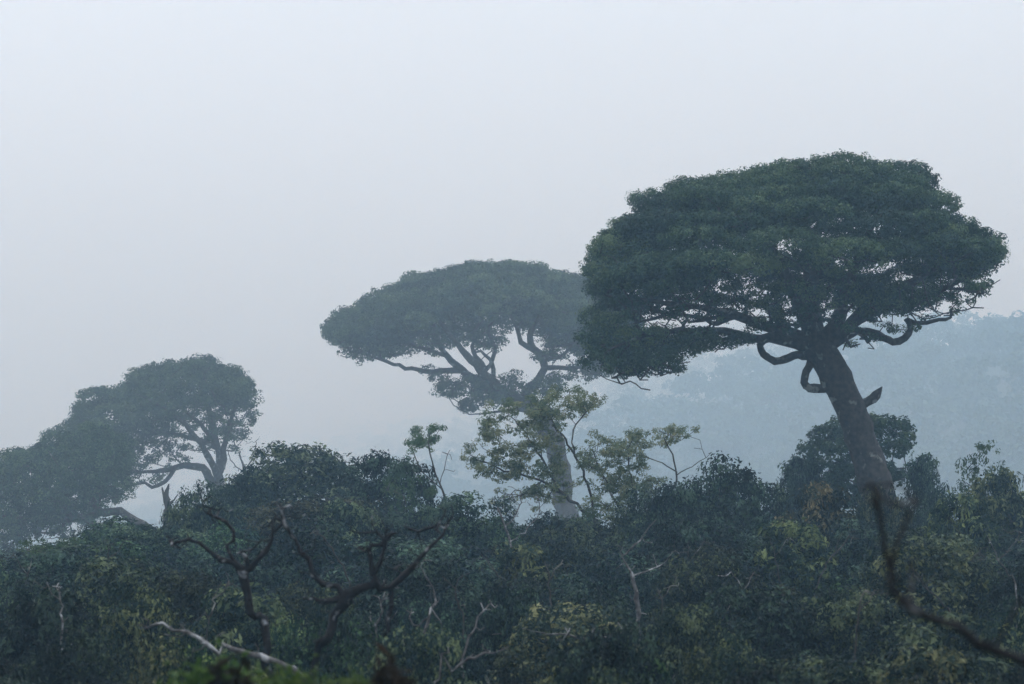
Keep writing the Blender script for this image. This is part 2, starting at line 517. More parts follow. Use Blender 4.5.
def right_tree():
    rg = np.random.default_rng(11)
    Y = 100
    top = [(586, 290), (588, 268), (594, 252), (610, 236), (634, 222), (651, 198), (673, 184), (710, 176), (741, 171), (773, 163),
           (814, 157), (850, 155), (888, 162), (912, 170), (926, 186), (934, 206), (950, 217), (978, 222), (1000, 241), (1004, 252)]
    bot = [(586, 292), (605, 290), (651, 297), (710, 288), (755, 290), (814, 276), (850, 284), (895, 276), (922, 268), (968, 266), (1004, 258)]
    top = [(812 + (a - 812) * 0.985, b + 2) for a, b in top]
    lobes = dome_lobes(rg, top, bot, Y, 8.0, 150, rl=(1.0, 2.3), flat=0.38, rim=0.04, sp=0.66)
    # a second, inner layer keeps the roof closed
    top2 = [(a, b + 14) for a, b in top]
    lobes += dome_lobes(rg, top2, bot, Y, 7.0, 28, rl=(1.1, 1.7), flat=0.4, rim=0.0)
    lobes += pix_lobes([
        # left lower pad
        (612, 342, -1, 26, 13), (640, 337, -3, 27, 12), (668, 339, -1, 27, 12), (695, 338, -2.5, 25, 10), (722, 339, -1, 22, 8), (602, 362, -3, 22, 9), (640, 362, 0, 24, 9), (665, 362, -4, 18, 7),
        (742, 338, -2, 16, 5), (625, 358, -2, 26, 12), (655, 355, -3, 28, 10), (683, 350, -2, 20, 7), (606, 350, 1, 20, 14),
        (650, 345, 2, 30, 10), (700, 342, 2, 24, 7), (632, 370, -1, 15, 4, .6), (600, 325, 0, 17, 10), (616, 305, -1, 18, 9), (598, 340, -2, 22, 14), (592, 318, 1, 16, 12), (612, 322, -2, 18, 8),
        # wisps between the tiers
        (632, 300, -3, 14, 6, .5), (648, 303, 1, 14, 4, .5), (700, 297, -2, 16, 6), (735, 300, -3, 12, 5, .7), (765, 292, -3, 20, 8),
        (770, 318, -2, 12, 4, .7), (745, 312, 1, 10, 3, .6), 
        # heart of the crown
        (790, 290, -4, 22, 11), (810, 300, 2, 16, 12), (782, 310, 2, 14, 9), (845, 290, -3, 12, 7), (842, 318, -2, 10, 5, .8),
        (790, 325, -3, 15, 6, .8), (830, 284, -3, 16, 9), (806, 312, -4, 12, 7), (852, 300, -3, 15, 8), (838, 302, 2, 10, 6), (770, 304, -4, 16, 6), (812, 290, -5, 16, 8), (872, 286, -3, 18, 8), (762, 326, -3, 12, 4, .8), (848, 326, -3, 10, 4, .8),
        # right lower pads
        (866, 295, -2, 18, 8), (885, 299, -3, 20, 9), (905, 297, -1, 20, 9), (922, 290, -2, 15, 8, .8), (874, 311, -1, 16, 5, .8), (900, 308, -1, 14, 5, .8),
        (940, 283, -1, 14, 8, .55), (957, 276, 0, 14, 7, .55), (972, 283, 0, 10, 5, .4), (984, 288, -1, 8, 4, .4), (940, 299, 0, 12, 4, .35),
        (958, 292, 1, 11, 4, .35), (985, 270, 0, 9, 5, .4), (860, 338, -1, 12, 4, .35), (850, 345, 0, 8, 3, .3), (925, 305, 0, 10, 3, .4), (915, 302, -2, 16, 6), (890, 306, -3, 18, 5), (936, 294, -2, 14, 6, .8), (870, 302, -3, 14, 6), (870, 338, -1, 12, 4, .5), (856, 332, -2, 10, 4, .5),
        (992, 262, 0, 10, 5, .5), (975, 262, 1, 14, 6, .7),
    ], Y)
    lobes += lace(rg, [(680, 308, 85, 14, 34, 8), (900, 300, 70, 18, 34, 8), (975, 272, 26, 22, 22, 8), (800, 312, 50, 14, 16, 8), (645, 368, 40, 7, 14, 8), (890, 322, 40, 10, 9, 5),
                       (800, 172, 60, 8, 10, 8), (612, 250, 14, 16, 8, 8), (948, 224, 14, 14, 8, 8), (700, 188, 30, 6, 6, 7)], Y)
    sk = Skel(rg)
    base = at(893, 600, Y); base[2] = float(ground_z(base[0], base[1])) - 0.15
    fork = sk.path([base] + P([(888, 540), (880, 500), (868, 462), (857, 428), (847, 398), (832, 370), (820, 350)], Y),
                   [1.0, 0.88, 0.80, 0.72, 0.68, 0.68, 0.72, 0.74], par=-1, step=0.45, wob=0.07)
    b = sk.path
    b(P([(820, 350), (800, 338), (770, 328), (738, 316), (704, 308), (668, 303), (630, 300), (606, 295)], Y), [.42, .30, .24, .19, .15, .11, .08, .04])
    b(P([(818, 350), (782, 340), (750, 337, -1), (712, 330, -2), (670, 332, -3), (632, 340, -3), (606, 352, -3)], Y), [.34, .25, .19, .15, .11, .08, .04])
    b(P([(818, 348), (806, 320), (794, 290, -1), (780, 262, -2), (760, 235, -4), (735, 215, -6)], Y), [.5, .38, .28, .2, .14, .08])
    b(P([(822, 346), (838, 318), (846, 290, 1), (856, 262, 1), (870, 232, 0), (880, 205, -2)], Y), [.42, .30, .26, .2, .14, .08])
    b(P([(818, 346), (812, 315, 2), (808, 280, 4), (815, 240, 5), (830, 205, 4)], Y), [.5, .4, .3, .2, .12])
    b(P([(806, 320), (800, 300, -3), (815, 275, -6), (835, 255, -7)], Y), [.4, .3, .2, .1])
    b(P([(828, 350), (848, 328), (872, 314), (902, 302), (935, 290), (962, 280), (985, 268)], Y), [.36, .25, .19, .15, .11, .07, .04])
    b(P([(848, 328), (880, 300, 2), (915, 280, 3), (950, 258, 3), (980, 245, 2)], Y), [.3, .24, .18, .12, .06])
    # bare crooked limb on the right
    b(P([(826, 352), (845, 336), (862, 331), (879, 335), (893, 342), (905, 338), (912, 328), (906, 319), (915, 323), (932, 321), (950, 317), (951, 309)], Y),
      [.34, .2, .17, .16, .17, .16, .13, .13, .11, .09, .07, .03], step=0.25, wob=0.2)
    # hooked limb on the left
    b(P([(818, 358), (798, 355), (780, 361), (766, 357), (760, 346), (768, 338), (782, 334)], Y), [.28, .19, .17, .17, .16, .12, .07], step=0.22, wob=0.16)
    # loop on the left of the trunk
    b(P([(834, 384), (824, 388), (806, 386), (805, 376), (811, 362), (812, 350)], Y), [.32, .2, .19, .17, .18, .24], step=0.2, wob=0.14)
    # broken stub
    b(P([(858, 410), (868, 402), (876, 395), (882, 387)], Y), [.36, .2, .22, .03], step=0.25, wob=0.1)
    b(P([(690, 306), (676, 312), (655, 318), (640, 322)], Y), [.12, .1, .07, .04])
    b(P([(738, 316), (715, 318), (690, 322)], Y), [.14, .1, .05])
    b(P([(862, 331), (868, 342), (874, 349)], Y), [.1, .08, .03]); b(P([(845, 336), (852, 346), (860, 344)], Y), [.1, .07, .03])
    b(P([(632, 340, -3), (615, 366, -2), (625, 382, -2)], Y), [.06, .04, .015]); b(P([(670, 332, -3), (650, 368, -2), (640, 380, -2)], Y), [.06, .04, .015])
    ns = 12
    tg = [l[:3] - np.array([0, 0, 0.25 * l[5]]) for l in lobes]
    sk.grow(tg, bias=0.10, step=0.5, wob=0.30, twist=0.10, start=ns)
    # twigs hanging out below the lower pads
    tw = []
    for (px, py) in [(600, 375), (612, 378), (636, 384), (648, 380), (664, 372), (690, 362), (715, 352), (650, 390), (955, 300), (970, 295), (992, 285),
                     (1000, 280), (880, 318), (905, 316), (940, 305), (868, 348), (843, 350), (735, 348), (622, 384), (676, 368)]:
        tw.append(at(px, py, Y + rg.uniform(-2, 1)))
    sk.grow(tw, bias=0.0, step=0.35, wob=0.3, twist=0.05, start=ns, r_tip=0.01)
    tw = [at(rg.uniform(612, 780), rg.uniform(296, 328), Y + rg.uniform(-5, 5)) for _ in range(46)] + [at(rg.uniform(830, 985), rg.uniform(268, 322), Y + rg.uniform(-5, 4)) for _ in range(46)]
    sk.grow(tw, bias=0.0, step=0.3, wob=0.6, twist=0.18, start=ns, r_tip=0.022)
    tree('umbrella_tree', 'largest umbrella tree, broad dark green dome on a thick leaning bare trunk at right', 'tree', base, sk, lobes,
         dict(clump_r=0.29, per=33, dens=7.5, leaf=0.13, under=0.4, up=0.3, aspect=0.62, ltv=0.24), M_UMB, M_BARK, sides=16, rough=0.07, r_tip=0.028, p=2.35, rmax=0.5)

def middle_tree():
    rg = np.random.default_rng(23)
    Y = 165
    top = [(326, 332), (327, 322), (350, 309), (380, 294), (413, 279), (443, 270), (479, 265), (512, 262), (539, 270), (560, 272), (585, 277),
           (612, 292), (632, 315), (640, 335)]
    bot = [(326, 334), (356, 345), (383, 347), (416, 338), (443, 325), (486, 330), (512, 322), (535, 322), (559, 334), (580, 350), (605, 366), (625, 368), (640, 345)]
    lobes = dome_lobes(rg, top, bot, Y, 9.5, 210, rl=(1.0, 1.8), flat=0.5, rim=0.2)
    lobes += dome_lobes(rg, [(a, b + 9) for a, b in top], bot, Y, 8, 90, rl=(1.1, 1.8), flat=0.5, rim=0.2)
    lobes += pix_lobes([(360, 358, 0, 12, 6, .7), (350, 352, 0, 9, 5, .6), (372, 352, 0, 9, 4, .5), (432, 335, -2, 12, 6, .6), (455, 340, 1, 9, 5, .5),
                        (480, 342, -2, 10, 5, .5), (492, 348, 0, 6, 4, .5), (468, 338, 0, 9, 4, .5),
                        (440, 378, -2, 10, 8, .8), (452, 388, -1, 14, 9), (470, 385, -3, 15, 10), (490, 392, -2, 16, 9), (508, 384, -1, 11, 9, .8),
                        (473, 404, -2, 13, 7), (462, 408, 0, 9, 6, .8), (500, 402, -2, 12, 6, .8), (516, 376, -1, 7, 6, .6), (428, 370, 0, 8, 4, .5),
                        (548, 385, -2, 14, 9), (560, 378, 0, 12, 6, .7), (536, 392, -2, 12, 7), (583, 366, 0, 14, 6, .6), (555, 345, -2, 10, 6, .7),
                        (600, 372, -1, 16, 5, .6), (522, 320, -2, 10, 7, .7), (543, 335, 0, 6, 5, .5)], Y)
    lobes += lace(rg, [(390, 345, 60, 12, 22, 8), (470, 338, 50, 12, 22, 7), (560, 345, 40, 15, 18, 7), (480, 390, 45, 16, 22, 7), (470, 274, 60, 6, 14, 7), (400, 294, 30, 6, 8, 7), (340, 328, 18, 10, 9, 7), (600, 372, 35, 8, 10, 7)], Y)
    sk = Skel(rg)
    base = at(572, 570, Y); base[2] = float(ground_z(base[0], base[1])) - 0.2
    sk.path([base] + P([(568, 530), (564, 500), (559, 462), (549, 430), (536, 410)], Y), [.9, .84, .78, .72, .72, .70], par=-1, step=0.6, wob=0.18)
    b = sk.path
    b(P([(536, 410), (512, 398), (482, 384), (462, 370), (446, 356), (438, 340), (432, 318)], Y), [.62, .52, .40, .30, .22, .15, .08], step=0.5)
    b(P([(462, 370), (440, 371), (412, 369), (388, 362), (364, 354)], Y), [.26, .19, .16, .12, .05], step=0.5, wob=.2)
    b(P([(446, 356), (420, 347), (398, 338), (370, 328)], Y), [.16, .12, .08, .04])
    b(P([(478, 382), (485, 368), (472, 352), (474, 335), (482, 318)], Y), [.24, .2, .16, .12, .07], step=0.5, wob=.2)
    b(P([(485, 368), (496, 350), (488, 332), (500, 310)], Y), [.18, .15, .12, .07], step=0.5, wob=.2)
    b(P([(492, 388), (493, 370), (490, 360), (481, 351)], Y), [.2, .17, .15, .1], step=0.5)
    b(P([(536, 410), (527, 392), (541, 376), (544, 360), (535, 349), (521, 341), (516, 328), (510, 312)], Y), [.5, .4, .32, .28, .25, .2, .15, .08], step=0.5, wob=.2)
    b(P([(535, 349), (530, 335), (536, 322), (545, 305)], Y), [.28, .22, .18, .1], step=0.6)
    b(P([(544, 362), (560, 358), (572, 345), (585, 330)], Y), [.2, .14, .1, .06])
    b(P([(544, 366), (568, 368), (592, 365), (615, 368)], Y), [.22, .16, .12, .06])
    b(P([(505, 396, 0), (480, 370, -4), (455, 340, -6), (430, 310, -7)], Y), [.4, .3, .2, .12])
    b(P([(536, 412), (515, 410), (495, 412), (478, 414)], Y), [.2, .12, .08, .03])
    sk.grow([l[:3] - np.array([0, 0, 0.2 * l[5]]) for l in lobes], bias=0.10, step=0.6, wob=0.3, twist=0.10, start=8)
    tree('umbrella_tree', 'middle umbrella tree with flat spreading crown reaching left over open curved limbs', 'tree', base, sk, lobes,
         dict(clump_r=0.38, per=28, dens=5.0, leaf=0.185, under=0.4, up=0.3, aspect=0.62, ltv=0.22), M_UMB, M_BARK, sides=10, rough=0.08, r_tip=0.035, p=2.35, rmax=0.45, color=(.9, .92, .92))

def left_trees():
    rg = np.random.default_rng(31)
    Y = 160
    top = [(70, 440), (71, 425), (76, 407), (96, 391), (129, 380), (148, 370), (174, 361), (199, 359), (225, 366), (238, 376), (248, 392), (250, 404)]
    bot = [(70, 450), (96, 470), (129, 462), (154, 428), (180, 416), (205, 408), (225, 402), (244, 402), (256, 412)]
    lobes = dome_lobes(rg, top, bot, Y, 6, 120, rl=(0.9, 1.7), flat=0.5, rim=0.2, sp=0.66)
    lobes += pix_lobes([(78, 428, 0, 18, 9), (62, 436, -1, 18, 9), (92, 440, -3, 22, 12), (110, 468, -2, 18, 12), (125, 450, -2, 16, 12), (98, 478, 0, 14, 10), (135, 468, -1, 9, 6, .6), (150, 440, 0, 10, 6, .6),
                        (150, 455, -2, 12, 8, .7), (168, 447, 0, 11, 8, .7), (165, 430, -1, 12, 6, .6), (183, 436, -1, 10, 5, .5), (178, 460, 0, 9, 6, .6), (196, 424, 0, 9, 4, .5),
                        (212, 418, -1, 12, 5, .6), (230, 418, 0, 12, 7, .5), (240, 424, 0, 9, 4, .4), (225, 405, -1, 12, 7, .7), (108, 486, 0, 8, 4, .5), (246, 412, 0, 8, 5, .5),
                        (228, 435, 0, 9, 4, .4), (232, 450, 0, 6, 5, .4), (190, 462, 0, 6, 4, .4)], Y)
    lobes += lace(rg, [(235, 410, 26, 32, 30, 7), (185, 432, 45, 22, 30, 7), (140, 470, 35, 16, 18, 7), (190, 366, 40, 5, 9, 7), (110, 394, 25, 5, 6, 7), (225, 440, 20, 25, 12, 5)], Y)
    sk = Skel(rg)
    base = at(226, 560, Y); base[2] = float(ground_z(base[0], base[1])) - 0.2
    sk.path([base] + P([(226, 530), (222, 508), (220, 496)], Y), [.75, .66, .6, .55], par=-1, step=0.7)
    b = sk.path
    b(P([(222, 502), (213, 484), (203, 469), (190, 466), (168, 470), (148, 472), (130, 470)], Y), [.45, .32, .27, .24, .19, .13, .06], step=0.5, wob=.2)
    b(P([(221, 496), (222, 474), (217, 448), (204, 428), (186, 412), (168, 396)], Y), [.36, .3, .22, .16, .11, .06], step=0.5, wob=.2)
    b(P([(217, 448), (212, 425), (206, 400), (198, 380)], Y), [.28, .22, .16, .08]); b(P([(222, 470), (226, 440), (232, 415), (238, 395)], Y), [.28, .2, .14, .07])
    b(P([(217, 448), (200, 440), (182, 436), (160, 430), (135, 420)], Y), [.24, .18, .14, .1, .06])
    b(P([(178, 470), (165, 482), (152, 488), (145, 482), (135, 484), (120, 490), (110, 488)], Y), [.16, .14, .13, .1, .08, .06, .03], step=0.5)
    b(P([(222, 480), (205, 450, -3), (180, 420, -5), (150, 400, -5)], Y), [.3, .22, .15, .08])
    sk.grow([l[:3] - np.array([0, 0, 0.2 * l[5]]) for l in lobes], bias=0.10, step=0.6, wob=0.3, twist=0.10, start=6)
    tree('umbrella_tree', 'rounded tree on the left ridge with a ragged right edge and low horizontal limb', 'tree', base, sk, lobes,
         dict(clump_r=0.36, per=26, dens=4.6, leaf=0.18, under=0.5, up=0.25, aspect=0.6), M_UMB, M_BARK, sides=10, r_tip=0.03, p=2.35, rmax=0.4, color=(.85, .9, .92))
    rg = np.random.default_rng(37)
    Y = 138
    top = [(-70, 480), (-50, 462), (-20, 456), (0, 454), (26, 449), (48, 443), (75, 432), (100, 425), (122, 440), (128, 458)]
    bot = [(-70, 520), (-20, 545), (10, 540), (42, 525), (74, 508), (96, 497), (115, 482), (128, 462)]
    lobes = dome_lobes(rg, top, bot, Y, 6, 110, rl=(0.8, 1.5), flat=0.6, rim=0.15)
    lobes += pix_lobes([(20, 530, -1, 18, 10), (45, 522, -2, 18, 10), (72, 508, -1, 16, 9), (10, 545, 0, 14, 8, .8), (92, 502, 0, 9, 6, .6), (-10, 540, -1, 18, 12), (62, 532, 0, 12, 6, .7), (88, 520, -1, 10, 5, .6)], Y)
    lobes += lace(rg, [(60, 520, 60, 22, 34, 8), (100, 480, 30, 22, 18, 8), (30, 454, 60, 6, 12, 8), (-10, 540, 40, 20, 14, 8)], Y)
    sk = Skel(rg)
    base = at(165, 560, Y); base[2] = float(ground_z(base[0], base[1])) - 0.2
    sk.path([base] + P([(150, 535), (136, 522), (119, 512), (100, 513), (72, 518), (40, 520), (5, 515), (-30, 505)], Y),
            [.42, .33, .28, .26, .24, .2, .16, .12, .06], par=-1, step=0.5, wob=0.15)
    b = sk.path
    b(P([(72, 518), (55, 500), (45, 480), (30, 465)], Y), [.25, .2, .14, .08]); b(P([(100, 513), (90, 490), (88, 470), (95, 450)], Y), [.22, .18, .12, .06])
    b(P([(122, 514), (112, 522), (104, 528)], Y), [.18, .13, .06])
    sk.grow([l[:3] - np.array([0, 0, 0.2 * l[5]]) for l in lobes], bias=0.10, step=0.6, wob=0.3, twist=0.10, start=8)
    tree('leaning_tree', 'dark leaning tree at the left frame edge on one crooked low limb', 'tree', base, sk, lobes,
         dict(clump_r=0.32, per=26, dens=4.6, leaf=0.165, under=0.5, up=0.25, aspect=0.6), M_UMB, M_BARK, sides=9, r_tip=0.03, p=2.35, rmax=0.35, color=(0.85, 0.95, 1.0))

right_tree(); middle_tree(); left_trees()

# ================================================================== understory: kinds of shrub and small tree
PROTO = {}
def proto(kind, seed, w, h, nl, rl, fol, leaf_m, bark_m, stems=3, lo=0.3, flat=0.75, r_tip=0.012, shape='dome'):
    rg = np.random.default_rng(seed)
    lobes = []
    tries = 0
    while len(lobes) < nl and tries < 4000:
        tries += 1
        a = rg.uniform(0, 2 * math.pi); q = math.sqrt(rg.uniform(0, 1)) * 0.92
        if shape == 'dome':
            zt = lo + (1 - lo) * math.sqrt(max(0, 1 - q * q)) * rg.uniform(0.72, 1.0)
        elif shape == 'cone':
            zt = lo + (1 - lo) * (1 - q) * rg.uniform(0.7, 1.05)
        elif shape == 'shelf':
            zt = rg.uniform(lo, 1.0); q = q * math.sqrt(max(0.1, 1 - ((zt - 0.55) / 0.6) ** 2))
        r = rg.uniform(*rl)
        c = np.array([math.cos(a) * q * (w / 2 - r * .5), math.sin(a) * q * (w / 2 - r * .5), h * zt - r * flat])
        if any(np.linalg.norm(c - l[:3]) < 0.62 * (r + l[3]) for l in lobes): continue
        lobes.append(np.array([*c, r, r, r * flat * rg.uniform(0.8, 1.1)]))
    sk = Skel(rg)
    sk.add((0, 0, -0.15), -1, 0.05)
    for i in range(stems):
        a = rg.uniform(0, 2 * math.pi)
        e = np.array([math.cos(a) * w * 0.16, math.sin(a) * w * 0.16, h * rg.uniform(0.3, 0.5)])
        sk.path([np.array([0, 0, -0.15]), e * np.array([.4, .4, .5]), e], [.09, .07, .05], par=0, step=0.3, wob=0.3)
    sk.grow([l[:3] for l in lobes], bias=0.1, step=0.35, wob=0.4, twist=0.12, start=1, r_tip=r_tip)
    V, F, T = foliage(rg, lobes, **fol)
    w = 2 * float(np.percentile(np.abs(V[:, 0]), 97)); h = float(np.percentile(V[:, 2], 99.7))
    PROTO[kind] = dict(crown=new_mesh('crown', V, F, 4, {'tint': T}), trunk=sk.mesh('trunk', sides=6, r_tip=r_tip, p=2.3, rmax=0.14), lm=leaf_m, bm=bark_m, h=h, w=w)

FD = dict(clump_r=0.36, per=30, dens=4.6, leaf=0.16, under=0.4, up=0.25, aspect=0.5, ctv=0.26)
proto('round_a', 101, 5.2, 4.6, 55, (0.55, 0.95), FD, M_DENSE, M_TWIG)
proto('round_b', 102, 4.6, 5.0, 48, (0.5, 0.9), FD, M_DENSE, M_TWIG, lo=0.25)
proto('round_c', 103, 5.6, 4.2, 60, (0.5, 0.85), FD, M_DENSE, M_TWIG, lo=0.2)
proto('tiered', 104, 5.0, 5.4, 46, (0.5, 0.9), dict(FD, dens=5.5), M_DENSE, M_TWIG, lo=0.25, flat=0.5, shape='shelf')
proto('upright', 105, 3.2, 5.8, 42, (0.4, 0.7), dict(FD, dens=6.0), M_DENSE, M_TWIG, lo=0.15, flat=1.1, shape='cone')
proto('large_leaf', 106, 4.4, 4.4, 50, (0.4, 0.75), dict(clump_r=0.36, per=22, dens=4.2, leaf=0.25, under=0.4, up=0.4, aspect=0.4, ctv=0.26), M_DENSE, M_TWIG)
FO = dict(clump_r=0.20, per=15, dens=5.0, leaf=0.15, under=0.5, up=0.3, aspect=0.4)
proto('airy_a', 107, 4.2, 5.2, 26, (0.35, 0.6), FO, M_OLIVE, M_TWIG, lo=0.4, flat=0.6, shape='shelf', r_tip=0.014)
proto('airy_b', 108, 3.8, 4.6, 22, (0.3, 0.55), FO, M_OLIVE, M_TWIG, lo=0.35, flat=0.7, r_tip=0.014)

used = {}
def plant(kind, px, top_py, Y, width_px, label, name, cat, color=(1, 1, 1), group=None, hmul=1.0, rot=None, sink=True):
    """stands on the slope at depth Y; its top reaches top_py"""
    pr_ = PROTO[kind]; Y = D(Y)
    topp = at(px, top_py, Y)
    x = topp[0]; gz = float(ground_z(x, Y))
    sx = (width_px * Y / FPX) / pr_['w']
    sz = max(0.25, (topp[2] - gz) / pr_['h'])
    root = empty(name, (x, Y, gz - 0.05), label, cat, group)
    root.rotation_euler[2] = random.uniform(0, 6.28) if rot is None else rot
    root.scale = (sx, sx, sz)
    tr = link('trunk', pr_['trunk'], pr_['bm'], root)
    cr = link('crown', pr_['crown'], pr_['lm'], root)
    cr.color = (*color, 1)
    return root

DK = (0.46, 0.62, 0.70); GR = (0.85, 0.82, 0.70); OL = (1.25, 1.08, 0.8); BR = (1.5, 0.95, 0.85); BL = (0.55, 0.70, 0.85); YE = (1.25, 1.2, 0.85); PA = (1.2, 1.2, 1.1)
# the plants one can single out, back to front
named = [
 ('round_c', 802, 458, 122, 60, DK, 'low misty shrub left of the leaning bare trunk base', 'shrub', 'shrub'),
 ('round_b', 300, 444, 118, 150, (1.0, .95, .85), 'wide domed grey green tree on the skyline between left and middle umbrella trees', 'small_tree', 'tree'),
 ('round_a', 252, 466, 116, 80, (.9, .95, .9), 'smaller round tree on the left shoulder of the domed skyline tree', 'small_tree', 'tree'),
 ('upright', 350, 468, 114, 60, DK, 'narrow dark tree hugging the right flank of the domed skyline tree', 'small_tree', 'tree'),
 ('tiered', 392, 453, 108, 80, DK, 'tufted dark tree on the skyline just left of the thin bare-stemmed tree', 'small_tree', 'tree'),
 ('upright', 472, 494, 98, 90, (.9, 1.1, .95), 'soft pointed green tree below the thin stemmed tuft tree', 'small_tree', 'tree'),
 ('round_a', 725, 458, 100, 120, DK, 'dense dark round tree left of the leaning trunk on the skyline', 'small_tree', 'tree'),
 ('round_b', 675, 482, 97, 90, DK, 'dark round tree below the airy olive branches right of centre', 'small_tree', 'tree'),
 ('airy_b', 985, 440, 112, 60, (.55, .7, .75), 'slender open tree rising above the right edge of the thicket', 'small_tree', 'tree'),
 ('round_a', 925, 458, 110, 50, (.7, .85, .9), 'small tufted tree right beside the foot of the leaning trunk', 'small_tree', 'tree'),
 ('upright', 205, 482, 114, 44, (.6,.75,.8), 'slender dark tree rising beside the left ridge trunk', 'small_tree', 'tree'),
 ('airy_a', 410, 474, 104, 62, (.55,.75,.85), 'open leaved dark tree left of the thin stemmed tuft tree', 'small_tree', 'tree'),
 ('upright', 640, 488, 100, 44, (.6,.75,.8), 'slender dark tree below the bare twigs of the right airy tree', 'small_tree', 'tree'),
 ('upright', 775, 486, 102, 46, (.8,.85,.8), 'narrow grey green tree in the dip left of the leaning trunk', 'small_tree', 'tree'),
 ('airy_a', 60, 536, 92, 90, (.6,.8,.8), 'loose leaved shrub under the dark leaning tree at the left edge', 'shrub', 'shrub'),
 ('airy_b', 596, 500, 106, 70, (.8, 1.0, 1.1), 'thin leaved shrub right of the middle umbrella trunk foot', 'shrub', 'shrub'),
 ('round_a', 548, 512, 108, 80, (.8, .9, .9), 'grey green shrub crowding the left side of the middle umbrella trunk foot', 'shrub', 'shrub'),
 ('upright', 500, 498, 104, 50, DK, 'narrow dark shrub left below the centre airy tree', 'shrub', 'shrub'),
 ('large_leaf', 578, 518, 100, 80, (.9, .95, .9), 'broad leaved grey shrub in front of the middle umbrella trunk foot', 'shrub', 'shrub'),
 ('tiered', 445, 498, 100, 60, (.7, .85, .9), 'layered dark shrub at the foot of the thin stemmed tuft tree', 'shrub', 'shrub'),
 ('round_a', 625, 505, 102, 60, GR, 'round grey green shrub under the right airy olive tree', 'shrub', 'shrub'),
 ('large_leaf', 820, 484, 96, 90, BR, 'brownish leafy shrub in front of the leaning trunk foot', 'shrub', 'shrub'),
 ('round_c', 880, 488, 94, 80, (1.25, 1.0, .95), 'rust tinged shrub hiding the foot of the leaning trunk', 'shrub', 'shrub'),
 ('large_leaf', 1000, 470, 104, 80, OL, 'olive shrub at the right frame edge below the slender open tree', 'shrub', 'shrub'),
 ('large_leaf', 960, 494, 95, 90, YE, 'yellow green shrub on the skyline near the right frame edge', 'shrub', 'shrub'),
 ('round_a', 120, 518, 104, 130, (.9, 1.15, 1.0), 'fresh green domed shrub below the crooked low limb at left', 'shrub', 'shrub'),
 ('round_c', 195, 492, 108, 90, (1.0, 1.0, .9), 'grey green shrub under the left ridge tree', 'shrub', 'shrub'),
 ('large_leaf', 345, 500, 96, 90, PA, 'pale leaved shrub behind the tallest black dead branches', 'shrub', 'shrub'),
 ('large_leaf', 520, 545, 88, 110, OL, 'brown green leafy mound below the centre airy tree', 'shrub', 'shrub'),
 ('round_a', 570, 530, 92, 110, (.9, .85, .8), 'dull green mound covering the middle umbrella trunk foot', 'shrub', 'shrub'),
 ('large_leaf', 790, 520, 88, 110, YE, 'yellow olive leafy tree on the slope left below the leaning trunk', 'small_tree', 'tree'),
 ('round_b', 700, 520, 88, 130, (.3, .45, .55), 'very dark green tree mass on the slope right of centre', 'small_tree', 'tree'),
 ('tiered', 930, 530, 84, 120, GR, 'layered green tree behind the blurred dark branch at right', 'small_tree', 'tree'),
 ('round_c', 290, 618, 62, 70, (1.9, 1.9, 1.3), 'bright grey green bush between the two black dead trees', 'shrub', 'shrub'),
 ('round_c', 190, 642, 56, 130, (1.8, 1.7, .9), 'light olive bush under the long fallen pale branch', 'shrub', 'shrub'),
 ('large_leaf', 590, 655, 56, 130, (1.7, 1.4, 1.05), 'tan green bush at the bottom centre of the frame', 'shrub', 'shrub'),
 ('round_a', 735, 635, 58, 110, (1.5, 1.3, 1.0), 'olive brown bush at the bottom right of centre', 'shrub', 'shrub'),
 ('large_leaf', 655, 662, 53, 60, (.9, 1.2, .7), 'small bright green bush beside the tan bush at the bottom', 'shrub', 'shrub'),
]
for k, px, py, Y, w, col, lab, nm, ct in named:
    plant(k, px, py, Y, w, lab, nm, ct, col)

# the closed thicket on the slope
LAB = {
 'round_a': ('broad rounded evergreen tree packed into the thicket on the slope', 'rounded thicket trees'),
 'round_b': ('tall rounded evergreen tree packed into the thicket on the slope', 'tall rounded thicket trees'),
 'round_c': ('low spreading evergreen shrub packed into the thicket on the slope', 'spreading thicket shrubs'),
 'tiered': ('layered evergreen tree packed into the thicket on the slope', 'layered thicket trees'),
 'upright': ('pointed evergreen tree packed into the thicket on the slope', 'pointed thicket trees'),
 'large_leaf': ('large leaved olive shrub packed into the thicket on the slope', 'large leaved thicket shrubs'),
}
sky_x = [-60, 60, 110, 160, 230, 300, 360, 430, 520, 600, 650, 730, 780, 840, 900, 960, 1090]
sky_y = [545, 532, 514, 505, 500, 470, 490, 500, 508, 508, 498, 480, 500, 500, 500, 495, 490]
rows = [(48, 676, 100), (55, 640, 98), (65, 602, 92), (76, 566, 92), (88, 536, 92), (101, 512, 84), (116, 490, 76)]
kinds = ['round_a', 'round_b', 'round_c', 'tiered', 'upright', 'large_leaf']
